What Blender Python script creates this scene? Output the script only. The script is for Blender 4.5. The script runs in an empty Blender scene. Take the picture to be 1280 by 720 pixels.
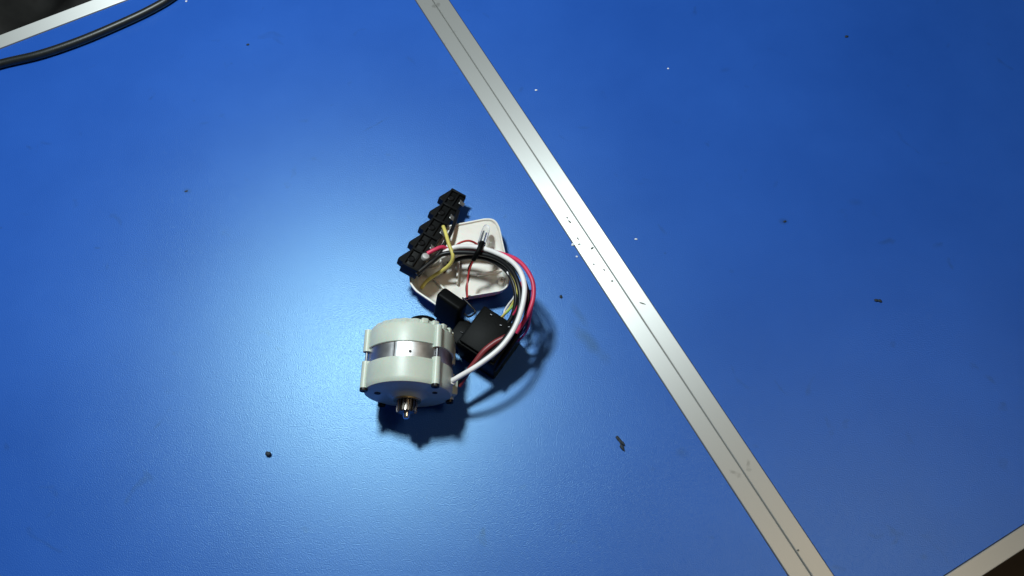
import bpy, bmesh, math, random
from mathutils import Vector, Matrix, noise
random.seed(7)
S = bpy.context.scene
COL = S.collection
R = math.radians

# ------------------------------------------------------------------ camera
CAM_H, TILT, ROLL, FPX = 0.6, R(24.63), R(-0.18), 1080.0
_f = Vector((0, math.sin(TILT), -math.cos(TILT)))
_u = Vector((0, math.cos(TILT), math.sin(TILT)))
_r = Vector((1, 0, 0))
RIGHT = math.cos(ROLL) * _r + math.sin(ROLL) * _u
UP = -math.sin(ROLL) * _r + math.cos(ROLL) * _u
CAMP = Vector((0, 0, CAM_H))
cd = bpy.data.cameras.new('camera')
cam = bpy.data.objects.new('camera', cd); COL.objects.link(cam)
cd.sensor_width = 36.0; cd.lens = 36.0 * FPX / 1280.0
cd.clip_start = 0.01; cd.clip_end = 50
M = Matrix.Identity(4)
for i in range(3):
    M[i][0], M[i][1], M[i][2], M[i][3] = RIGHT[i], UP[i], -_f[i], CAMP[i]
cam.matrix_world = M
S.camera = cam

def at(px, py, z=0.0):
    """world point at height z that the photograph shows at pixel (px, py)"""
    d = RIGHT * ((px - 640) / FPX) - UP * ((py - 360) / FPX) + _f
    return CAMP + d * ((z - CAM_H) / d.z)

# ------------------------------------------------------------------ world, lamps, exposure
w = bpy.data.worlds.new('World'); S.world = w; w.use_nodes = True
bg = w.node_tree.nodes['Background']
bg.inputs[0].default_value = (0.86, 0.93, 1.0, 1); bg.inputs[1].default_value = 0.03
LAMP = Vector((-0.250, 0.51, 0.87))
ld = bpy.data.lights.new('work_lamp', 'POINT'); ld.energy = 35; ld.shadow_soft_size = 0.06
ld.color = (0.86, 0.98, 1.0)
lo = bpy.data.objects.new('work_lamp', ld); COL.objects.link(lo); lo.location = LAMP
fd = bpy.data.lights.new('ceiling_lamp', 'AREA'); fd.shape = 'RECTANGLE'; fd.size = 0.6; fd.size_y = 0.6
fd.energy = 9.5; fd.color = (1.0, 0.78, 0.50)
fo = bpy.data.objects.new('ceiling_lamp', fd); COL.objects.link(fo); fo.location = (1.15, 0.25, 2.6)
fo.rotation_euler = (Vector((0.1, 0.3, 0)) - fo.location).to_track_quat('-Z', 'Y').to_euler()
vs = S.view_settings
vs.view_transform = 'Standard'; vs.look = 'None'; vs.exposure = 0; vs.gamma = 1; vs.use_curve_mapping = False

# ------------------------------------------------------------------ materials
def mat(name, col, rough=0.5, metal=0.0, spec=0.5, **kw):
    m = bpy.data.materials.new(name); m.use_nodes = True
    b = m.node_tree.nodes['Principled BSDF']
    b.inputs['Base Color'].default_value = (*col, 1)
    b.inputs['Roughness'].default_value = rough
    b.inputs['Metallic'].default_value = metal
    b.inputs['Specular IOR Level'].default_value = spec
    for k, v in kw.items():
        b.inputs[k].default_value = v
    return m

def nodes(m):
    nt = m.node_tree
    return nt, nt.nodes['Principled BSDF']

def vary(m, scale=60, amount=0.25, bump=0.0, bscale=400, rvar=0.0, detail=4):
    """mottle the colour, roughness and fine relief of a material"""
    nt, b = nodes(m)
    tc = nt.nodes.new('ShaderNodeTexCoord')
    n = nt.nodes.new('ShaderNodeTexNoise'); n.inputs['Scale'].default_value = scale; n.inputs['Detail'].default_value = detail
    nt.links.new(tc.outputs['Object'], n.inputs['Vector'])
    c = b.inputs['Base Color'].default_value
    rp = nt.nodes.new('ShaderNodeValToRGB')
    rp.color_ramp.elements[0].position = 0.3; rp.color_ramp.elements[1].position = 0.7
    rp.color_ramp.elements[0].color = (*[x * (1 - amount) for x in c[:3]], 1)
    rp.color_ramp.elements[1].color = (*[min(1, x * (1 + amount * 0.6)) for x in c[:3]], 1)
    nt.links.new(n.outputs['Fac'], rp.inputs['Fac']); nt.links.new(rp.outputs['Color'], b.inputs['Base Color'])
    if rvar:
        mr = nt.nodes.new('ShaderNodeMapRange')
        r0 = b.inputs['Roughness'].default_value
        mr.inputs['To Min'].default_value = r0 - rvar; mr.inputs['To Max'].default_value = r0 + rvar
        nt.links.new(n.outputs['Fac'], mr.inputs['Value']); nt.links.new(mr.outputs['Result'], b.inputs['Roughness'])
    if bump:
        n2 = nt.nodes.new('ShaderNodeTexNoise'); n2.inputs['Scale'].default_value = bscale; n2.inputs['Detail'].default_value = 3
        nt.links.new(tc.outputs['Object'], n2.inputs['Vector'])
        bp = nt.nodes.new('ShaderNodeBump'); bp.inputs['Strength'].default_value = bump; bp.inputs['Distance'].default_value = 0.0004
        nt.links.new(n2.outputs['Fac'], bp.inputs['Height']); nt.links.new(bp.outputs['Normal'], b.inputs['Normal'])
    return m

def laminate():
    m = mat('blue_laminate', (0.018, 0.105, 0.42), 0.40, spec=1.0, **{'Specular Tint': (0.50, 0.88, 1.0, 1)})
    nt, b = nodes(m); L = nt.links.new; N = nt.nodes.new
    tc = N('ShaderNodeTexCoord')
    # cloudy handling marks in colour and gloss
    n1 = N('ShaderNodeTexNoise'); n1.inputs['Scale'].default_value = 7; n1.inputs['Detail'].default_value = 5; n1.inputs['Roughness'].default_value = 0.6
    L(tc.outputs['Object'], n1.inputs['Vector'])
    rp = N('ShaderNodeValToRGB'); e = rp.color_ramp.elements
    e[0].position, e[1].position = 0.28, 0.75
    e[0].color = (0.0115, 0.075, 0.395, 1); e[1].color = (0.0165, 0.094, 0.465, 1)
    L(n1.outputs['Fac'], rp.inputs['Fac'])
    # sparse dark grime: small smudges and specks with shapes of their own
    n2 = N('ShaderNodeTexNoise'); n2.inputs['Scale'].default_value = 34; n2.inputs['Detail'].default_value = 6; n2.inputs['Distortion'].default_value = 1.2
    L(tc.outputs['Object'], n2.inputs['Vector'])
    r2 = N('ShaderNodeMapRange'); r2.inputs['From Min'].default_value = 0.66; r2.inputs['From Max'].default_value = 0.80
    r2.inputs['To Max'].default_value = 0.5
    L(n2.outputs['Fac'], r2.inputs['Value'])
    vo = N('ShaderNodeTexVoronoi'); vo.inputs['Scale'].default_value = 55
    L(tc.outputs['Object'], vo.inputs['Vector'])
    sp = N('ShaderNodeMapRange'); sp.inputs['From Min'].default_value = 0.075; sp.inputs['From Max'].default_value = 0.03
    sp.inputs['To Max'].default_value = 0.45
    L(vo.outputs['Distance'], sp.inputs['Value'])
    ns = N('ShaderNodeTexNoise'); ns.inputs['Scale'].default_value = 21; L(tc.outputs['Object'], ns.inputs['Vector'])
    nsr = N('ShaderNodeMapRange'); nsr.inputs['From Min'].default_value = 0.56; nsr.inputs['From Max'].default_value = 0.66; L(ns.outputs['Fac'], nsr.inputs['Value'])
    spm = N('ShaderNodeMath'); spm.operation = 'MULTIPLY'; L(sp.outputs['Result'], spm.inputs[0]); L(nsr.outputs['Result'], spm.inputs[1])
    mx = N('ShaderNodeMath'); mx.operation = 'MAXIMUM'; L(r2.outputs['Result'], mx.inputs[0]); L(spm.outputs['Value'], mx.inputs[1])
    last = mx.outputs['Value']
    # a few scuffs that the photograph shows in one place each
    for (px, py, ax, ay, ang, amt) in [(738, 428, .026, .006, -52, .50), (725, 395, .016, .004, -60, .4), (852, 566, .006, .005, 0, .35),
                                       (475, 153, .011, .0012, 38, .45), (462, 160, .008, .0010, 35, .4), (980, 277, .004, .003, 0, .5), (233, 239, .004, .003, 0, .45),
                                       (1155, 696, .004, .003, 0, .3), (905, 88, .007, .003, 20, .22), (1070, 253, .008, .004, 0, .25)]:
        p = at(px, py)
        mp = N('ShaderNodeMapping'); mp.vector_type = 'TEXTURE'
        mp.inputs['Location'].default_value = p; mp.inputs['Rotation'].default_value = (0, 0, R(ang)); mp.inputs['Scale'].default_value = (ax, ay, 1)
        L(tc.outputs['Object'], mp.inputs['Vector'])
        ln = N('ShaderNodeVectorMath'); ln.operation = 'LENGTH'; L(mp.outputs['Vector'], ln.inputs[0])
        na = N('ShaderNodeMath'); na.operation = 'MULTIPLY_ADD'; L(n2.outputs['Fac'], na.inputs[0]); na.inputs[1].default_value = 1.6; L(ln.outputs['Value'], na.inputs[2])
        r = N('ShaderNodeMapRange'); r.inputs['From Min'].default_value = 1.75; r.inputs['From Max'].default_value = 0.75; r.inputs['To Max'].default_value = amt
        L(na.outputs['Value'], r.inputs['Value'])
        k = N('ShaderNodeMath'); k.operation = 'MAXIMUM'; L(last, k.inputs[0]); L(r.outputs['Result'], k.inputs[1]); last = k.outputs['Value']
    mix = N('ShaderNodeMix'); mix.data_type = 'RGBA'
    L(last, mix.inputs['Factor']); L(rp.outputs['Color'], mix.inputs['A']); mix.inputs['B'].default_value = (0.010, 0.035, 0.13, 1)
    L(mix.outputs['Result'], b.inputs['Base Color'])
    mr = N('ShaderNodeMapRange'); mr.inputs['To Min'].default_value = 0.33; mr.inputs['To Max'].default_value = 0.40
    L(n1.outputs['Fac'], mr.inputs['Value']); L(mr.outputs['Result'], b.inputs['Roughness'])
    # pebbled surface of the laminate
    g = N('ShaderNodeTexNoise'); g.inputs['Scale'].default_value = 1250; g.inputs['Detail'].default_value = 1.5
    L(tc.outputs['Object'], g.inputs['Vector'])
    bp = N('ShaderNodeBump'); bp.inputs['Strength'].default_value = 0.48; bp.inputs['Distance'].default_value = 0.0003
    L(g.outputs['Fac'], bp.inputs['Height']); L(bp.outputs['Normal'], b.inputs['Normal'])
    return m

def brushed():
    """aluminium drawn along the local X axis of the extrusion"""
    m = mat('brushed_aluminium', (0.66, 0.67, 0.66), 0.50, 0.72)
    nt, b = nodes(m); L = nt.links.new; N = nt.nodes.new
    tc = N('ShaderNodeTexCoord')
    mp = N('ShaderNodeMapping'); mp.inputs['Scale'].default_value = (4, 900, 900); L(tc.outputs['Object'], mp.inputs['Vector'])
    n = N('ShaderNodeTexNoise'); n.inputs['Scale'].default_value = 1; n.inputs['Detail'].default_value = 3; L(mp.outputs['Vector'], n.inputs['Vector'])
    bp = N('ShaderNodeBump'); bp.inputs['Strength'].default_value = 0.18; bp.inputs['Distance'].default_value = 0.0003
    L(n.outputs['Fac'], bp.inputs['Height']); L(bp.outputs['Normal'], b.inputs['Normal'])
    b.inputs['Anisotropic'].default_value = 0.8; b.inputs['Anisotropic Rotation'].default_value = 0.25
    tg = N('ShaderNodeTangent'); tg.direction_type = 'UV_MAP'
    L(tg.outputs['Tangent'], b.inputs['Tangent'])
    # grime rubbed into it here and there
    d = N('ShaderNodeTexNoise'); d.inputs['Scale'].default_value = 120; d.inputs['Detail'].default_value = 5; L(tc.outputs['Object'], d.inputs['Vector'])
    d2 = N('ShaderNodeTexNoise'); d2.inputs['Scale'].default_value = 9; L(tc.outputs['Object'], d2.inputs['Vector'])
    mu = N('ShaderNodeMath'); mu.operation = 'MULTIPLY'; L(d.outputs['Fac'], mu.inputs[0]); L(d2.outputs['Fac'], mu.inputs[1])
    r = N('ShaderNodeMapRange'); r.inputs['From Min'].default_value = 0.385; r.inputs['From Max'].default_value = 0.45; r.inputs['To Max'].default_value = 0.4
    L(mu.outputs['Value'], r.inputs['Value'])
    mix = N('ShaderNodeMix'); mix.data_type = 'RGBA'; L(r.outputs['Result'], mix.inputs['Factor'])
    mix.inputs['A'].default_value = (0.64, 0.645, 0.63, 1); mix.inputs['B'].default_value = (0.22, 0.22, 0.2, 1)
    L(mix.outputs['Result'], b.inputs['Base Color'])
    return m

MT = dict(
    laminate=laminate(), alu=brushed(),
    core=vary(mat('chipboard', (0.03, 0.028, 0.03), 0.8), 300, 0.3),
    floor=vary(mat('dark_floor', (0.075, 0.045, 0.018), 0.6), 9, 0.6, detail=8),
    rubber=vary(mat('black_rubber', (0.010, 0.012, 0.012), 0.40), 200, 0.3, 0.15, 700),
    black=vary(mat('black_plastic', (0.0025, 0.0028, 0.003), 0.5, spec=0.08), 150, 0.35, 0.15, 900),
    blackmatt=vary(mat('black_bakelite', (0.004, 0.0044, 0.005), 0.5, spec=0.25), 150, 0.35, 0.2, 700),
    shell=vary(mat('grey_green_plastic', (0.54, 0.585, 0.51), 0.40, **{'Subsurface Weight': 0.2, 'Subsurface Scale': 0.004}), 45, 0.12, 0.12, 500),
    steel=vary(mat('steel', (0.60, 0.60, 0.61), 0.42, 1.0), 120, 0.2, 0.05, 300, 0.08),
    gsteel=vary(mat('gear_steel', (0.24, 0.22, 0.20), 0.34, 1.0), 200, 0.3),
    dsteel=mat('dark_steel', (0.16, 0.16, 0.17), 0.4, 1.0),
    tinned=mat('tinned_metal', (0.62, 0.60, 0.60), 0.4, 0.5),
    bright=mat('bright_steel', (0.8, 0.8, 0.8), 0.18, 1.0),
    screw=mat('black_screw', (0.02, 0.02, 0.022), 0.35, 0.6),
    cream=vary(mat('cream_plastic', (0.71, 0.67, 0.62), 0.38, **{'Subsurface Weight': 0.15, 'Subsurface Scale': 0.004}), 30, 0.18, 0.08, 300, 0.06),
    white=vary(mat('white_insulation', (0.84, 0.81, 0.81), 0.42), 90, 0.12),
    pink=vary(mat('pink_insulation', (0.62, 0.035, 0.10), 0.42), 90, 0.2),
    maroon=vary(mat('maroon_insulation', (0.22, 0.03, 0.035), 0.42), 90, 0.2),
    bronze=vary(mat('bronze', (0.42, 0.33, 0.18), 0.4, 0.7), 150, 0.3),
    magenta=mat('magenta_insulation', (0.45, 0.06, 0.30), 0.42),
    wblack=vary(mat('black_insulation', (0.006, 0.006, 0.007), 0.4, spec=0.35), 90, 0.3),
    yellow=vary(mat('yellow_insulation', (0.66, 0.56, 0.14), 0.45), 90, 0.2),
    green=mat('green_insulation', (0.28, 0.50, 0.12), 0.45),
    navy=mat('navy_insulation', (0.02, 0.025, 0.12), 0.42),
    red=mat('red_insulation', (0.42, 0.03, 0.03), 0.45),
    glass=mat('clear_glass', (0.95, 0.97, 0.98), 0.04, 0.0, 0.5, **{'Transmission Weight': 0.92, 'IOR': 1.45}),
    crumb=mat('dark_crumb', (0.012, 0.02, 0.03), 0.7),
    grit=mat('grey_grit', (0.13, 0.125, 0.11), 0.8),
    chip=mat('white_chip', (0.8, 0.82, 0.85), 0.5),
    cloth=vary(mat('dark_cloth', (0.018, 0.019, 0.019), 0.7), 14, 0.8, 0.3, 200),
    brown=mat('dark_brown_slot_shade', (0.08, 0.03, 0.015), 0.6),
)

# ------------------------------------------------------------------ mesh helpers
def obj(name, bm, material, parent=None, smooth=True, angle=40):
    me = bpy.data.meshes.new(name); bm.normal_update(); bm.to_mesh(me); bm.free()
    me.materials.append(MT[material] if isinstance(material, str) else material)
    if smooth:
        me.polygons.foreach_set('use_smooth', [True] * len(me.polygons))
        try: me.set_sharp_from_angle(angle=R(angle))
        except Exception: pass
    o = bpy.data.objects.new(name, me); COL.objects.link(o)
    if parent: o.parent = parent
    return o

def thing(name, label, cat, loc=(0, 0, 0), rot=None, group=None):
    o = bpy.data.objects.new(name, None); COL.objects.link(o); o.empty_display_size = 0.01
    o.location = loc
    if rot is not None: o.rotation_euler = rot
    return tag(o, label, cat, group)

def tag(o, label, cat, group=None):
    o['label'] = label; o['category'] = cat
    if group: o['group'] = group
    return o

def box(bm, size, loc=(0, 0, 0), rot=None, bev=0.0, seg=2):
    m = Matrix.Translation(loc)
    if rot is not None: m = m @ rot.to_4x4()
    m = m @ Matrix.Diagonal((*size, 1))
    vs_ = bmesh.ops.create_cube(bm, size=1, matrix=m)['verts']
    if bev:
        es = {e for v in vs_ for e in v.link_edges}
        bmesh.ops.bevel(bm, geom=list(es), offset=bev, segments=seg, profile=0.5, affect='EDGES')
    return bm

def prism(bm, pts, z0, z1, bev=0.0, seg=2):
    a = [bm.verts.new((p[0], p[1], z0)) for p in pts]
    b = [bm.verts.new((p[0], p[1], z1)) for p in pts]
    n = len(pts); fs = [bm.faces.new(a[::-1]), bm.faces.new(b)]
    for i in range(n): fs.append(bm.faces.new((a[i], a[(i + 1) % n], b[(i + 1) % n], b[i])))
    bmesh.ops.recalc_face_normals(bm, faces=fs)
    if bev:
        es = {e for v in a + b for e in v.link_edges}
        bmesh.ops.bevel(bm, geom=list(es), offset=bev, segments=seg, profile=0.5, affect='EDGES')
    return bm

def lathe(bm, prof, n=48, axis='Y', caps=True, rfun=None):
    """profile [(radius, along)] turned round the axis"""
    rings = []
    for r, y in prof:
        ring = []
        for k in range(n):
            a = 2 * math.pi * k / n; rr = r if rfun is None else rfun(r, y, a)
            ring.append(bm.verts.new((rr * math.sin(a), y, rr * math.cos(a)) if axis == 'Y' else (rr * math.cos(a), rr * math.sin(a), y)))
        rings.append(ring)
    fs = []
    for i in range(len(rings) - 1):
        for k in range(n):
            fs.append(bm.faces.new((rings[i][k], rings[i][(k + 1) % n], rings[i + 1][(k + 1) % n], rings[i + 1][k])))
    if caps: fs += [bm.faces.new(rings[0][::-1]), bm.faces.new(rings[-1])]
    bmesh.ops.recalc_face_normals(bm, faces=fs)
    return bm

def spline(pts, sub=10):
    P = [Vector(p) for p in pts]; P = [2 * P[0] - P[1]] + P + [2 * P[-1] - P[-2]]; out = []
    for i in range(1, len(P) - 2):
        a, b, c, d = P[i - 1:i + 3]
        for k in range(sub):
            t = k / sub
            out.append(0.5 * ((2 * b) + (c - a) * t + (2 * a - 5 * b + 4 * c - d) * t * t + (3 * b - 3 * c + d - a) * t ** 3))
    out.append(P[-2]); return out

def tube(bm, pts, r, n=10, sub=10, jit=0.0):
    C = spline(pts, sub) if sub > 1 else [Vector(p) for p in pts]
    if jit:
        C = [c + Vector(noise.noise_vector(c * 60)) * jit for c in C]
    t = (C[1] - C[0]).normalized(); nrm = t.orthogonal().normalized(); rings = []
    for i, c in enumerate(C):
        t2 = (C[min(i + 1, len(C) - 1)] - C[max(i - 1, 0)]).normalized()
        nrm = (nrm - t2 * nrm.dot(t2)).normalized(); bn = t2.cross(nrm)
        rr = r(i / (len(C) - 1)) if callable(r) else r
        rings.append([bm.verts.new(c + rr * (math.cos(2 * math.pi * k / n) * nrm + math.sin(2 * math.pi * k / n) * bn)) for k in range(n)])
    fs = []
    for i in range(len(rings) - 1):
        for k in range(n): fs.append(bm.faces.new((rings[i][k], rings[i][(k + 1) % n], rings[i + 1][(k + 1) % n], rings[i + 1][k])))
    fs += [bm.faces.new(rings[0][::-1]), bm.faces.new(rings[-1])]
    bmesh.ops.recalc_face_normals(bm, faces=fs)
    return bm

def B(): return bmesh.new()
def px(*pts): return [at(*p) for p in pts]

# ------------------------------------------------------------------ floor
bm = B(); prism(bm, [(-3, -3), (3, -3), (3, 3), (-3, 3)], -0.80, -0.75)
fl = obj('floor', bm, 'floor', smooth=False); fl['kind'] = 'structure'

# ------------------------------------------------------------------ the two tables
AZ = R(-61.56)
T = Vector((math.cos(AZ), math.sin(AZ), 0)); NRM = Vector((-T.y, T.x, 0))
U_IN_L, U_MID, U_IN_R = 0.1915, 0.2046, 0.2174
T0, T1 = -0.6735, 0.0915; TWA, TWB = 0.0143, 0.0118
def tu(t, u, z=0): return T * t + NRM * u + Vector((0, 0, z))

def trim_profile(wd):
    # across (0 = inner lip, wd = outer edge), height
    return [(0.0, -0.0010), (0.0, 0.0006), (0.0002, 0.0009), (0.0005, 0.0010), (wd - 0.0005, 0.0010), (wd - 0.0002, 0.0008), (wd, 0.0003),
            (wd, -0.0200), (0.002, -0.0200), (0.002, -0.0190), (wd - 0.0012, -0.0190), (wd - 0.0012, -0.0010)]

def trim(parent, a, b, inward, wd):
    """extruded edge strip from a to b; its lip lies inward of the line a-b"""
    d = (b - a); ln = d.length; d.normalize(); c = inward.normalized()
    prof = trim_profile(wd); bm = B(); uv = bm.loops.layers.uv.new('UVMap')
    ra = [bm.verts.new((0, wd - p[0], p[1])) for p in prof]; rb = [bm.verts.new((ln, wd - p[0], p[1])) for p in prof]
    n = len(prof); fs = []
    for i in range(n): fs.append(bm.faces.new((ra[i], rb[i], rb[(i + 1) % n], ra[(i + 1) % n])))
    fs += [bm.faces.new(ra), bm.faces.new(rb[::-1])]
    bmesh.ops.recalc_face_normals(bm, faces=fs)
    for f in fs:
        for lp in f.loops: lp[uv].uv = (lp.vert.co.x, lp.vert.co.y + lp.vert.co.z)
    o = obj('edge_trim', bm, 'alu', parent, smooth=False)
    o.matrix_local = Matrix(((d.x, c.x, 0, a.x), (d.y, c.y, 0, a.y), (0, 0, 1, 0), (0, 0, 0, 1)))
    return o

def table(u0, u1, label, cuts):
    t = thing('table', label, 'table')
    g = 0.0007
    w0, w1 = cuts
    iu0, iu1, it0, it1 = u0 + w0 + g, u1 - w1 - g, T0 + TWA + g, T1 - TWB - g
    bm = B(); prism(bm, [tu(it0, iu0), tu(it1, iu0), tu(it1, iu1), tu(it0, iu1)], -0.0009, 0.0)
    obj('laminate_panel', bm, 'laminate', t, smooth=False)
    e = 0.0016
    bm = B(); prism(bm, [tu(T0 + e, u0 + e), tu(T1 - e, u0 + e), tu(T1 - e, u1 - e), tu(T0 + e, u1 - e)], -0.0188, -0.0012)
    obj('core_board', bm, 'core', t, smooth=False)
    j = 0.0  # mitred look is out of frame; the long strips run through, the short ones butt between them
    trim(t, tu(T0, u0), tu(T1, u0), NRM.copy(), w0)
    trim(t, tu(T0, u1), tu(T1, u1), -NRM, w1)
    trim(t, tu(T0, u0 + w0), tu(T0, u1 - w1), T.copy(), TWA)
    trim(t, tu(T1, u0 + w0), tu(T1, u1 - w1), -T, TWB)
    for uu in (u0 + .08, u1 - .08):
        for tt in (T0 + .08, T1 - .08):
            p = tu(tt, uu); bm = B(); box(bm, (.035, .035, .73), (p.x, p.y, -.0195 - .365), bev=.002)
            obj('leg', bm, 'screw', t)
    return t
table(-0.60, U_MID - 0.0004, 'blue laminate table on the left, with the motor parts lying on it', (0.013, U_MID - 0.0004 - U_IN_L))
table(U_MID + 0.0004, 1.02, 'blue laminate table on the right, bare except for crumbs', (U_IN_R - U_MID - 0.0004, 0.013))

# ------------------------------------------------------------------ black cable across the corner of the table
bm = B()
cr = 0.0037
tube(bm, [at(-120, 112, cr), at(-50, 97, cr), at(0, 80, cr), at(50, 68, cr), at(100, 51, cr), at(150, 30, cr), at(190, 11, cr), at(218, -6, cr), at(250, -32, cr), at(285, -70, cr)], cr, 16, 10)
tag(obj('power_cable', bm, 'rubber'), 'thick black rubber cable curving across the corner of the blue table', 'cable')

# ------------------------------------------------------------------ motor, lying on its side with the pinion towards the camera
AXZ = 0.0318
RB = 0.0303
mot = thing('electric_motor', 'small round motor in pale grey green plastic with a steel band and toothed pinion', 'motor', (-0.0717, 0.180, 0), (0, 0, R(-1.0)))
body = AXZ
LUGS = [R(43), R(-68), R(-137), R(114)]
def lug_r(base, la=0.15, h=0.0040):
    def f(r, y, a):
        if r < 0.02: return r
        return r
    return f
def shift(bm, z=AXZ):
    bmesh.ops.translate(bm, verts=bm.verts, vec=(0, 0, z)); return bm
def lug(bm, ang, y0, y1, rad=0.0306, rr=0.0027):
    c = Vector((rad * math.sin(ang), 0, rad * math.cos(ang))); q = []
    n = 14
    out = Vector((math.sin(ang), 0, math.cos(ang))); tan = Vector((math.cos(ang), 0, -math.sin(ang)))
    prof = [c - out * 0.006 - tan * rr * 1.25] + [c + rr * (math.cos(t) * tan * -1 + math.sin(t) * out) for t in [math.pi * k / n for k in range(n + 1)]] + [c - out * 0.006 + tan * rr * 1.25]
    a = [bm.verts.new((p.x, y0, p.z)) for p in prof]; b = [bm.verts.new((p.x, y1, p.z)) for p in prof]
    m = len(prof); fs = [bm.faces.new(a), bm.faces.new(b[::-1])]
    for i in range(m): fs.append(bm.faces.new((a[i], b[i], b[(i + 1) % m], a[(i + 1) % m])))
    bmesh.ops.recalc_face_normals(bm, faces=fs)
# front cover
bm = B()
lathe(bm, [(0.0085, -0.0035), (0.0095, -0.0035), (0.0105, -0.0028), (0.0120, -0.0012), (0.0150, -0.0002), (RB - .0023, 0.0), (RB - .0007, 0.0005), (RB, 0.0018), (RB + .0003, 0.004), (RB, 0.0176), (RB - .0006, 0.0179)], 72)
for a in LUGS: lug(bm, a, 0.0008, 0.0195)
shift(bm); front = obj('front_cover', bm, 'shell', mot, angle=35)
bm = B(); lathe(bm, [(.0068, -.0030), (.0070, -.0044), (.0094, -.0044), (.0098, -.0030)], 40); shift(bm); obj('bearing_ring', bm, 'bronze', front)
# brush boss: boxy corner at the lower right of the front cover, and the small bosses on its face
bm = B(); box(bm, (0.0085, 0.012, 0.014), (0.0275, 0.0085, -0.010), Matrix.Rotation(R(20), 3, 'Y'), 0.0008); shift(bm)
obj('wire_outlet', bm, 'shell', front)
for (ang, r0, rr) in ((R(-78), .0205, .0022), (R(70), .0205, .0018), (R(-165), .0195, .0019)):
    bm = B(); lathe(bm, [(rr, -0.0006), (rr, 0.0003)], 14); bmesh.ops.translate(bm, verts=bm.verts, vec=(r0 * math.sin(ang), 0, r0 * math.cos(ang) + AXZ))
    obj('boss', bm, 'core', front)
# steel band (stator can), with its overlapping seam
bm = B()
def band_r(r, y, a):
    d = (math.degrees(a) + 180) % 360 - 180
    return r + (0.00035 if -14 < d < 120 else 0.0)
lathe(bm, [(RB - .0012, 0.0170), (RB - .0012, 0.0292)], 120, rfun=band_r); shift(bm)
obj('steel_band', bm, 'steel', mot, angle=20)
bm = B(); box(bm, (0.0006, 0.0112, 0.0006), (-0.0072 + .0, 0.0231, 0)); 
for v in bm.verts: v.co.z += math.sqrt((RB - .0011) ** 2 - v.co.x ** 2) - .0001
shift(bm); obj('seam', bm, 'core', mot)
bm = B(); lathe(bm, [(0.0010, -.0002), (.0010, .0002)], 12, 'Z')
bmesh.ops.translate(bm, verts=bm.verts, vec=(0.0035, 0.0212, AXZ + RB - .0010)); obj('dimple', bm, 'core', mot)
# rear cover with a scalloped, slotted rim
bm = B()
def rear_r(r, y, a):
    if 0.0425 < y and r > 0.015: return r - 0.0007 * (0.5 + 0.5 * math.tanh(5 * math.sin(a * 22)))
    return r
lathe(bm, [(RB - .0006, 0.0283), (RB, 0.0287), (RB + .0002, 0.0400), (RB - .0006, 0.0424), (RB - .0011, 0.0430), (RB - .0030, 0.0460), (RB - .0075, 0.0478), (0.012, 0.0482)], 208, rfun=rear_r)
for a in LUGS: lug(bm, a, 0.0266, 0.0425)
shift(bm); rear = obj('rear_cover', bm, 'shell', mot, angle=30)
for k in range(22):
    a = 2 * math.pi * (k + .5) / 22
    if not R(12) < a < R(172): continue
    bm = B(); q = Matrix.Rotation(a, 3, 'Y')
    box(bm, (0.0050, 0.0044, 0.0036), q @ Vector((0, 0.0442, RB - .0023)), q, 0.0011, 3)
    shift(bm); obj('rib', bm, 'shell', rear)
bm = B(); lathe(bm, [(0.0100, 0.0478), (0.0100, 0.052), (0.0090, 0.0540), (0.0065, 0.0552), (0.003, 0.0556)], 32); shift(bm)
bmesh.ops.translate(bm, verts=bm.verts, vec=(0.0080, 0, 0.0040))
obj('rear_cap', bm, 'black', mot)
# tie screws: shank seen between the lugs, black head on the front end
for a in LUGS:
    c = Vector((0.0306 * math.sin(a), 0, 0.0306 * math.cos(a) + AXZ))
    bm = B(); lathe(bm, [(0.0009, 0.0184), (0.0009, 0.0270)], 12); bmesh.ops.translate(bm, verts=bm.verts, vec=c)
    s_ = obj('tie_screw', bm, 'dsteel', mot)
    bm = B(); lathe(bm, [(0.0011, -0.0006), (0.0013, -0.0012), (0.0026, -0.0014), (0.0028, -0.0008), (0.0028, 0.0007)], 16); bmesh.ops.translate(bm, verts=bm.verts, vec=c)
    obj('screw_head', bm, 'screw', s_)
# pinion and shaft
bm = B(); NT = 17
def gear_r(r, y, a):
    if r < .004: return r
    return r * (1.0 if math.sin(a * NT) > 0.0 else 0.76)
lathe(bm, [(0.0060, -0.0036), (0.0070, -0.0040), (0.0070, -0.0118), (0.0064, -0.0124), (0.0030, -0.0125)], NT * 8, rfun=gear_r); shift(bm)
obj('pinion', bm, 'gsteel', mot, angle=25)
bm = B(); lathe(bm, [(0.0023, -0.011), (0.0023, -0.0150), (0.0018, -0.0164), (0.0008, -0.0168)], 20); shift(bm)
obj('shaft', bm, 'bright', mot)

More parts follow.
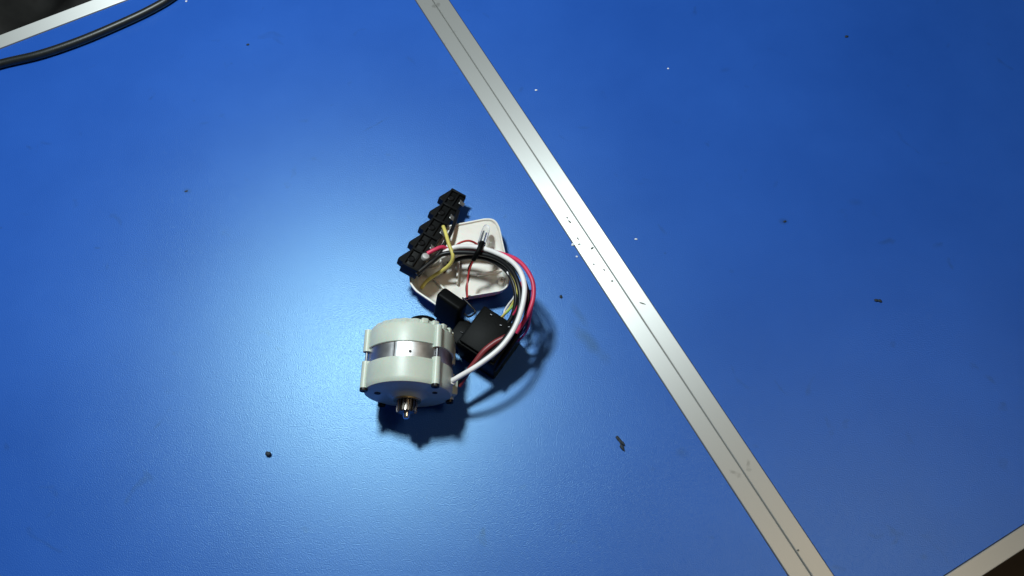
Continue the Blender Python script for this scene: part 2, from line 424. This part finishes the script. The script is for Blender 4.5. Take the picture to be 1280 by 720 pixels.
# ------------------------------------------------------------------ cream housing: an open shell lying on its back
RIMZ = 0.0180
rim_px = [(511, 340), (513, 322), (526, 300), (552, 283), (606, 272.5), (615, 272.5), (621, 276), (625, 284), (630, 307), (637, 338), (638, 350), (634, 360), (626, 364), (584, 371), (560, 384), (548, 384), (538, 377), (519, 364), (512, 355)]
rim = [at(x, y, RIMZ) for x, y in rim_px]
cen = sum(rim, Vector()) / len(rim)
hs = thing('plastic_housing', 'open cream plastic shell lying on its back behind the motor', 'plastic housing', (cen.x, cen.y, 0))
rimL = [p - Vector((cen.x, cen.y, 0)) for p in rim]
def smooth_loop(P, it=1):
    for _ in range(it):
        P = [q for i in range(len(P)) for q in (P[i] * 0.75 + P[(i + 1) % len(P)] * 0.25, P[i] * 0.25 + P[(i + 1) % len(P)] * 0.75)]
    return P
def densify(P):      # extra points near each corner keep the straight runs straight
    out = []
    for i in range(len(P)):
        a, b = P[i], P[(i + 1) % len(P)]; d = (b - a).length
        out += [a] if d < .008 else [a, a.lerp(b, .0025 / d), b.lerp(a, .0025 / d)]
    return out
rimL = smooth_loop(densify(rimL), 2)
def ring_at(s, z, P=rimL): return [Vector((p.x * s, p.y * s, z)) for p in P]
bm = B()
levels = [(0.80, 0.0), (0.84, 0.003), (0.93, 0.0125), (0.955, 0.0150), (0.995, 0.0158), (0.999, RIMZ - .0006), (0.993, RIMZ), (0.965, RIMZ), (0.958, RIMZ - .0006), (0.925, 0.0090), (0.84, 0.0046), (0.77, 0.0034)]
rings = [[bm.verts.new(v) for v in ring_at(s, z)] for s, z in levels]
n = len(rimL); fs = []
for i in range(len(rings) - 1):
    for k in range(n): fs.append(bm.faces.new((rings[i][k], rings[i][(k + 1) % n], rings[i + 1][(k + 1) % n], rings[i + 1][k])))
fs += [bm.faces.new(rings[0][::-1]), bm.faces.new(rings[-1])]
bmesh.ops.recalc_face_normals(bm, faces=fs)
sh = obj('shell', bm, 'cream', hs, angle=50)
def hl(px_, py_, z): p = at(px_, py_, z); return Vector((p.x - cen.x, p.y - cen.y, z))
# raised shelf across the back half of the shell
sz = 0.0174
shelf = [hl(*q, sz) for q in [(517, 332), (516, 320), (529, 303), (554, 286), (606, 275.5), (614, 276), (620.5, 281), (624, 290), (628, 307), (632.5, 330), (624, 322), (608, 316), (590, 314), (572, 316), (552, 323), (540, 333)]]
bm = B(); prism(bm, [(p.x, p.y) for p in shelf], 0.0022, sz, 0.0012, 3); obj('shelf', bm, 'cream', sh)
# moulded ribs and screw posts
for (a, b, h) in (((574, 320), (571, 352), .0095), ((596, 343), (628, 337), .0065), ((541, 345), (560, 366), .0070)):
    A, Bq = hl(*a, h), hl(*b, h); d = Bq - A; ang = math.atan2(d.y, d.x); bm = B()
    box(bm, (d.length, .0016, h - .002), ((A.x + Bq.x) / 2, (A.y + Bq.y) / 2, (h + .002) / 2), Matrix.Rotation(ang, 3, 'Z'), .0004); obj('rib', bm, 'cream', sh)
for (x, y, r0, h) in ((540, 326, .0075, .0165), (608, 297, .0040, .0168), (627, 349, .0026, .009)):
    p = hl(x, y, h); bm = B(); lathe(bm, [(r0 + .0006, .002), (r0, h - .0008), (r0 - .0005, h), (r0 - .0016, h), (r0 - .0019, h - .0005), (r0 - .0020, h - .004), (.0006, h - .0042)], 28, 'Z')
    bmesh.ops.translate(bm, verts=bm.verts, vec=(p.x, p.y, 0)); obj('screw_post', bm, 'cream', sh)

for (x, y, l, w_, r_) in ((556.5, 337, .0065, .0026, 65), (574, 336, .0130, .0010, 80), (551, 321, .0050, .0030, 20)):  # dark brown boxes for slots; the last paints the shade under the wire
    p = hl(x, y, .0034); bm = B(); box(bm, (l, w_, .0024), (p.x, p.y, .0034), Matrix.Rotation(R(r_), 3, 'Z'), .0003, 1); obj('slot_shade', bm, 'brown', sh)

# ------------------------------------------------------------------ terminal block leaning on the housing
zl, zu = 0.0370, 0.0170            # height of its upper face at the near and the far end
Pn = at(512.5, 333.5, zl); Pf = at(574.5, 238.5, zu)
ex = (Pf - Pn); TL = ex.length; ex.normalize()
side = at(521, 343.5, zl) - at(503, 326, zl); side = (side - ex * side.dot(ex)).normalized()
up_ = ex.cross(side)
if up_.z < 0: up_ = -up_
up_ = (up_ + side * 0.12 ).normalized(); side = up_.cross(ex)
if side.x < 0: side = -side
tb = thing('terminal_block', 'black barrier terminal strip leaning on the edge of the cream plastic shell', 'terminal block')
tb.matrix_world = Matrix(((ex.x, side.x, up_.x, Pn.x), (ex.y, side.y, up_.y, Pn.y), (ex.z, side.z, up_.z, Pn.z), (0, 0, 0, 1)))
W2 = 0.0067; NC = 5; pitch = TL / NC; HB = 0.012
bm = B(); box(bm, (TL, 2 * W2, HB - .003), (TL / 2, 0, -.003 - (HB - .003) / 2), None, .0006); tbb = obj('base', bm, 'blackmatt', tb)
for k in range(NC + 1):   # barriers between the cells
    bm = B(); x = min(max(k * pitch, .0011), TL - .0011)
    box(bm, (.0020, 2 * W2 - .0006, .0028), (x, 0, -.0022), None, .0004, 1); obj('barrier', bm, 'blackmatt', tb)
for k in range(NC):       # stepped wire guides along the far side
    x0 = k * pitch; bm = B()
    prism(bm, [(x0 + .0022, -W2 + .0008), (x0 + .0034, -W2 - .0044), (x0 + .0050, -W2 - .0042), (x0 + pitch + .0010, -W2 + .0008)], -.0100, -.0026, .0003, 1)
    obj('wire_guide', bm, 'blackmatt', tb)
    bm = B(); box(bm, (pitch - .0024, .0016, .0022), (x0 + pitch / 2, -W2 + .0009, -.0023), None, .0003, 1)
    box(bm, (pitch - .0024, .0012, .0018), (x0 + pitch / 2, .0008, -.0022), None, .0003, 1); obj('cell_wall', bm, 'blackmatt', tb)
    bm = B(); lathe(bm, [(.0027, -.0034), (.0027, -.0020), (.0022, -.0016), (.0019, -.0026), (.0004, -.0027)], 18, 'Z')
    bmesh.ops.translate(bm, verts=bm.verts, vec=(x0 + pitch / 2, -.0030, 0)); obj('screw', bm, 'screw', tb)
    if k in (1, 2, 3, 4):
        bm = B(); box(bm, (.0030, .0046, .0007), (x0 + pitch / 2, .0066, -.0024), Matrix.Rotation(R(-18), 3, 'X'), .0002, 1)
        box(bm, (.0006, .0052, .0008), (x0 + pitch / 2 + .0012, .0064, -.0016), Matrix.Rotation(R(-24), 3, 'X'))
        obj('solder_tab', bm, 'steel', tb)
bm = B(); lathe(bm, [(.0030, -.0034), (.0030, -.0012), (.0024, -.0003), (.0010, .0)], 20, 'Z')
bpy.context.view_layer.update(); q_ = tb.matrix_world.inverted() @ at(533, 318, .0345)
bmesh.ops.translate(bm, verts=bm.verts, vec=(q_.x, q_.y, .0008)); obj('terminal_screw', bm, 'tinned', tb)

# ------------------------------------------------------------------ black capacitor and black switch block
cz = 0.030
a, b = at(547, 369, cz), at(573, 387, cz); ax = (b - a); cl = ax.length; ax.normalize()
ay = Vector((-ax.y, ax.x, 0)) * 1.0
cap = thing('capacitor', 'small black box capacitor with rounded edges between motor and cream shell', 'capacitor')
tilt = R(-18)
ry = (ay * math.cos(tilt) + Vector((0, 0, 1)) * math.sin(tilt)); rz = ax.cross(ry)
org = a - rz * .0
cap.matrix_world = Matrix(((ax.x, ry.x, rz.x, org.x), (ax.y, ry.y, rz.y, org.y), (ax.z, ry.z, rz.z, org.z), (0, 0, 0, 1)))
CH = 0.027
bm = B(); box(bm, (cl + .003, .0105, CH), (cl / 2, .0052, -CH / 2 + .0003), None, .0026, 4); obj('case', bm, 'black', cap)
for s_ in (.25, .75):
    bm = B(); tube(bm, [(cl * s_, .005, -CH), (cl * s_, .005, -CH - .001), (cl * s_ + .001, .004, -CH - .0012)], .0005, 6, 3); obj('pin', bm, 'steel', cap)

bz = 0.0340
A, Bp, Dp = at(605, 379, bz), at(651, 408, bz), at(561, 419, bz)
ax = (Bp - A); bl = ax.length; ax.normalize(); bd = (Dp - A) - ax * (Dp - A).dot(ax); bw = bd.length; ay = bd.normalized()
sw = thing('relay', 'square black relay block under the loop of wires beside the motor', 'relay')
z_ = ax.cross(ay); 
if z_.z < 0: ay_ = ay; ax, ay = ay, ax; bl, bw = bw, bl; z_ = ax.cross(ay)
sw.matrix_world = Matrix(((ax.x, ay.x, z_.x, A.x), (ax.y, ay.y, z_.y, A.y), (ax.z, ay.z, z_.z, 0), (0, 0, 0, 1)))
bm = B(); box(bm, (bl, bw, .0305), (bl / 2, bw / 2, .01525), None, .0010); obj('base', bm, 'black', sw)
bm = B(); box(bm, (bl * .92, bw * .90, .0034), (bl / 2, bw * .5, .0305 + .0016), None, .0009); obj('cover', bm, 'black', sw)
def swl(px_, py_, z): return sw.matrix_world.inverted() @ at(px_, py_, z)
bpy.context.view_layer.update()
swm = sw.matrix_world.copy()
pa, pb, pc = at(566, 393, .017), at(603, 416, .017), at(573, 442, .017)
cen_ = swm.inverted() @ ((pb + at(560, 420, .017)) / 2)
bm = B(); box(bm, (.0190, .0200, .0170), (cen_.x, cen_.y, .0085), None, .0012); obj('socket', bm, 'black', sw)
for (qx, qy) in ((586, 402), (578, 416), (588, 440)):
    c_ = swm.inverted() @ at(qx, qy, .0180); bm = B(); box(bm, (.0006, .0026, .0030), (c_.x, c_.y, .0172), Matrix.Rotation(R(30), 3, 'X'), .0001, 1); obj('pin', bm, 'steel', sw)
for i, (fx, fy, hh) in enumerate(((.14, .30, .0016), (.22, .62, .0012), (.16, .80, .0018))):
    bm = B(); box(bm, (.0006, .0015, hh), (bl * fx, bw * fy, .0338 + hh / 2), Matrix.Rotation(R(20 * i), 3, 'Z'), .0001, 1); obj('pin', bm, 'dsteel', sw)
bm = B(); box(bm, (.0060, bw * .5, .0100), (-.0028, bw * .35, .0055), None, .0007); obj('flange', bm, 'black', sw)

# ------------------------------------------------------------------ wires
def wire(label, m, r, pts, jit=0.0, n=10, name='wire'):
    bm = B(); tube(bm, px(*pts), r, n, 10, jit)
    return tag(obj(name, bm, m), label, 'wire')
wire('thick white wire looping from the motor over the relay to the terminal strip', 'white', .00185,
     [(561, 479, .034), (572, 472, .040), (600, 455, .046), (628, 432, .049), (646, 404, .051), (655, 372, .052), (654, 349, .051), (643, 330, .047), (622, 317, .041), (596, 309, .034), (570, 309, .029), (552, 318, .027), (541, 327, .026)])
wire('pink red wire making the outermost loop around the bundle', 'pink', .0016,
     [(534, 317, .0315), (544, 312, .0315), (553, 309, .030), (562, 312, .026), (580, 312, .027), (600, 313, .0315), (622, 316, .039), (648, 326, .046), (664, 347, .049), (667, 368, .048), (662, 388, .046), (654, 403, .042), (645, 416, .038)])
wire('dull maroon wire crossing under the white wire between relay and motor', 'maroon', .0021,
     [(645, 410, .037), (634, 420, .0375), (619, 428, .0365), (605, 439, .035), (594, 453, .032), (584, 466, .028), (574, 482, .022)])
wire('black wire closest inside the white loop, ending at the terminal strip', 'wblack', .0018,
     [(520, 343, .031), (540, 327, .030), (556, 317, .029), (590, 316, .033), (618, 322, .038), (638, 336, .044), (648, 356, .047), (650, 380, .046), (642, 406, .043), (624, 432, .038), (600, 452, .033), (580, 470, .028), (566, 486, .020)])
wire('black wire on the inside of the bundle, passing behind the lamp sleeve', 'wblack', .0017,
     [(560, 330, .018), (580, 322, .024), (606, 323, .030), (628, 334, .036), (640, 350, .039), (645, 372, .038), (640, 396, .034), (628, 412, .030)])
wire('black wire between the white and pink loops, right of the relay', 'wblack', .0018,
     [(612, 318, .034), (634, 324, .040), (650, 342, .044), (659, 364, .045), (659, 388, .041), (650, 414, .034), (634, 440, .028), (618, 462, .018)])
wire('short black wire crossing from the terminal strip towards the yellow wire', 'wblack', .0016,
     [(573, 264, .018), (566, 285, .024), (557, 303, .028), (545, 321, .029), (531, 334, .028), (522, 345, .025)])
wire('yellow wire bent in a hook from the terminal strip into the cream shell', 'yellow', .0014,
     [(554, 283, .027), (557, 291, .029), (561, 305, .031), (566, 319, .030), (564, 328, .026), (556, 336, .020), (542, 345, .013), (533, 352, .010), (527, 360, .006)])
wire('thin dark red wire arching over the back of the cream shell', 'red', .0008,
     [(566, 312, .020), (574, 304, .024), (586, 301, .023), (596, 305, .019), (604, 313, .018)])
wire('thin yellow green wire dropping from the loop to the relay pins', 'green', .0008,
     [(640, 338, .041), (648, 352, .042), (649, 366, .040), (643, 380, .035), (634, 390, .032), (627, 396, .029)])
wire('thin pale yellow wire beside the green one, ending at the relay pins', 'yellow', .0008,
     [(638, 340, .040), (645, 354, .041), (646, 368, .039), (639, 382, .034), (630, 393, .031), (624, 399, .029)])
wire('thin white wire beside the green one, ending at the relay pins', 'white', .0007,
     [(634, 340, .039), (643, 356, .040), (643, 370, .038), (636, 380, .034), (631, 388, .031), (629, 398, .029)])
wire('thin dark pink wire hanging inside the white loop above the relay', 'pink', .0009,
     [(652, 352, .046), (652, 370, .044), (646, 386, .039), (640, 396, .034), (636, 406, .029)])
wire('thin magenta wire at the right of the relay, below the pink loop', 'magenta', .0008,
     [(667, 362, .044), (666, 378, .040), (663, 396, .034), (659, 412, .027), (650, 424, .018), (640, 428, .012)])
wire('thin navy wire next to the magenta one at the right of the relay', 'navy', .0008,
     [(663, 362, .044), (661, 378, .040), (660, 396, .034), (656, 412, .027), (646, 422, .018), (638, 426, .012)])
wire('thin black wire bridging from the capacitor to the relay', 'wblack', .0007,
     [(578, 372, .026), (588, 382, .026), (594, 390, .027), (586, 396, .024), (580, 392, .022)])

# ------------------------------------------------------------------ indicator lamp on its two twisted leads
lamp = thing('indicator_lamp', 'tiny clear glass lamp in a black sleeve resting on the wires over the shell', 'lamp', at(600, 308, .036))
O = Vector(lamp.location)
def rel(pts): return [at(*p) - O for p in pts]
p0, p1 = rel([(602, 305, .038), (609, 282, .028)])
bm = B(); d = p1 - p0
tube(bm, [p0 + d * t for t in [i / 12 for i in range(13)]], lambda t: .0031 * (1.0 if t < .75 else max(.12, math.sqrt(max(0, 1 - ((t - .75) / .26) ** 2)))), 20, 1)
bulb = obj('bulb', bm, 'glass', lamp)
bm = B(); tube(bm, [p0 + d * t + Vector((.0006, 0, 0)) for t in (.05, .3, .55)], .00035, 6, 3); tube(bm, [p0 + d * t - Vector((.0006, 0, 0)) for t in (.05, .3, .62)], .00035, 6, 3)
obj('electrode', bm, 'bright', bulb)
bm = B(); tube(bm, rel([(603, 303, .0385), (599, 312, .0395), (595, 319, .0375), (592, 325, .034)]), lambda t: .0021 - .0004 * t, 12, 6); obj('sleeve', bm, 'black', lamp)
bm = B(); tube(bm, rel([(593, 323, .035), (588, 334, .029), (585, 346, .025), (584, 358, .024), (584, 372, .026)]), .0007, 8, 8); obj('lead', bm, 'red', lamp)['label'] = 'dark red lead'
bm = B(); tube(bm, rel([(592, 324, .034), (586, 335, .028), (586, 347, .024), (583, 359, .023), (584, 373, .025)]), .0008, 8, 8); obj('lead', bm, 'wblack', lamp)['label'] = 'black lead'

# white crimp where the white wire enters the motor
bm = B(); tube(bm, px((559, 481, .032), (566, 476, .037)), .0027, 12, 3)
tube(bm, px((560, 484, .031), (565, 486, .030)), .0013, 8, 3)
tag(obj('cable_sleeve', bm, 'white'), 'short white sleeve where the white wire enters the motor', 'sleeve')

# ------------------------------------------------------------------ crumbs
def crumb(pxy, size, m, label, seed, flat=.5, rot=0, grp=None, name='crumb', lumps=1, cat='crumb'):
    p = at(*pxy, 0); bm = B(); rnd = random.Random(seed)
    for k in range(lumps):
        off = Vector(((k - (lumps - 1) / 2) * size[0] * 1.25 / lumps, rnd.uniform(-.5, .5) * size[1], 0)) if lumps > 1 else Vector()
        s = 1 if lumps == 1 else rnd.uniform(.5, .8)
        vs_ = bmesh.ops.create_icosphere(bm, subdivisions=2, radius=1)['verts']
        for v in vs_:
            v.co *= 1 + .45 * noise.noise(v.co * 1.7 + Vector((seed * 3.1 + k, 0, 0)))
            v.co = Vector((v.co.x * size[0] / 2 * s, v.co.y * size[1] / 2 * s, v.co.z * flat * min(size) / 2)) + off
    zmin = min(v.co.z for v in bm.verts)
    bmesh.ops.translate(bm, verts=bm.verts, vec=(0, 0, -zmin))
    o = obj(name, bm, m, angle=60); o.location = p; o.rotation_euler = (0, 0, R(rot)); return tag(o, label, cat, grp)
crumb((777, 553), (.0074, .0034), 'crumb', 'ragged dark flake on the blue table, largest of the crumbs', 3, .35, -62, lumps=4)
crumb((1097, 377), (.0042, .0030), 'crumb', 'dark flake lying alone on the right hand table', 5, .4, -20, lumps=2)
crumb((336, 568), (.0040, .0036), 'crumb', 'round black bead on the table left of the motor', 8, .9)
crumb((1058, 46), (.0030, .0022), 'crumb', 'small dark speck far back on the right hand table', 9, .4, 15)
crumb((981, 277), (.0028, .0016), 'crumb', 'faint dark speck on the right hand table near the aluminium strip', 10, .4, 15)
crumb((701, 371), (.0022, .0030), 'crumb', 'small dark speck on the table right of the wire loop', 11, .5, 15)
crumb((310, 56), (.0026, .0018), 'crumb', 'small dark speck on the table near the black cable', 12, .5, 15)
crumb((233, 239), (.0030, .0014), 'crumb', 'faint dark speck on the table far left of the motor', 13, .3, 15)
crumb((670, 113), (0.0021, 0.0015), 'chip', 'white chip beside the upper part of the aluminium strip', 14, .5, 15)
crumb((795, 299), (0.0023, 0.0013), 'chip', 'white chip just right of the middle of the aluminium strip', 15, .5, -5)
crumb((835, 86), (0.0016, 0.0016), 'chip', 'white chip far back on the right hand table', 16, .5)
crumb((716, 306), (0.0027, 0.0021), 'chip', 'larger white chip touching the near edge of the aluminium strip', 17, .5, 20)
crumb((721, 321), (0.0019, 0.0014), 'chip', 'smaller white chip close to the near edge of the aluminium strip', 18, .5, -30)
crumb((233, 2), (0.0019, 0.0019), 'chip', 'white speck next to the black cable at the table edge', 19, .5)
GRIT = ['longer dark grit mark near the upper middle of the aluminium strip', 'thin grit mark highest up the aluminium strip, just above the longer one', 'grit on the strip level with the white chip at its near edge',
        'grit lying crosswise on the strip just below the white chip level', 'roundish grit touching the dark joint line of the strip', 'tiny grit on the near half of the strip, below the white chips',
        'thin grit mark on the near half of the strip, close to the joint line', 'long hairline of grit on the far half of the strip', 'small grit speck beside the joint line, midway down the strip', 'lone grit speck at the lower end of the aluminium strip']
for i, (x, y, s1, s2, r) in enumerate([(712, 278, .0030, .0011, -50), (709, 273, .0020, .0009, -40), (722, 299, .0024, .0010, -55), (724, 306, .0022, .0010, 10), (740, 311, .0026, .0014, 40), (742, 331, .0016, .0010, 0),
                                       (755, 338, .0020, .0009, -45), (803, 380, .0044, .0008, -20), (765, 352, .0018, .0011, 0), (997, 688, .0014, .0012, 0)]):
    o = crumb((x, y), (s1 * 1.15, s2 * 1.15), 'grit', GRIT[i], 30 + i, .35, r, 'grit on the aluminium strip', cat='grit', name='grit')
    o.location.z = 0.0010

# ------------------------------------------------------------------ dark bundle on the floor past the table corner
bm = B()
g = 40; c0 = at(30, -10, -0.55); vsg = []
for j in range(g + 1):
    for i in range(g + 1):
        x, y = (i / g - .5) * .9, (j / g - .5) * .7
        e = max(0, 1 - (x / .45) ** 2) * max(0, 1 - (y / .35) ** 2)
        h = .24 * e ** .6 * (1 + .35 * noise.noise(Vector((x * 6, y * 9, 1))) + .25 * (1 - abs(noise.noise(Vector((x * 11, y * 7, 5)))) * 2))
        vsg.append(bm.verts.new((x, y, h)))
for j in range(g):
    for i in range(g):
        k = j * (g + 1) + i; bm.faces.new((vsg[k], vsg[k + 1], vsg[k + g + 2], vsg[k + g + 1]))
o = obj('cloth_bundle', bm, 'cloth', angle=180); o.location = (c0.x, c0.y, -0.75)
tag(o, 'dark crumpled bundle on the floor beyond the far corner of the table', 'bundle')
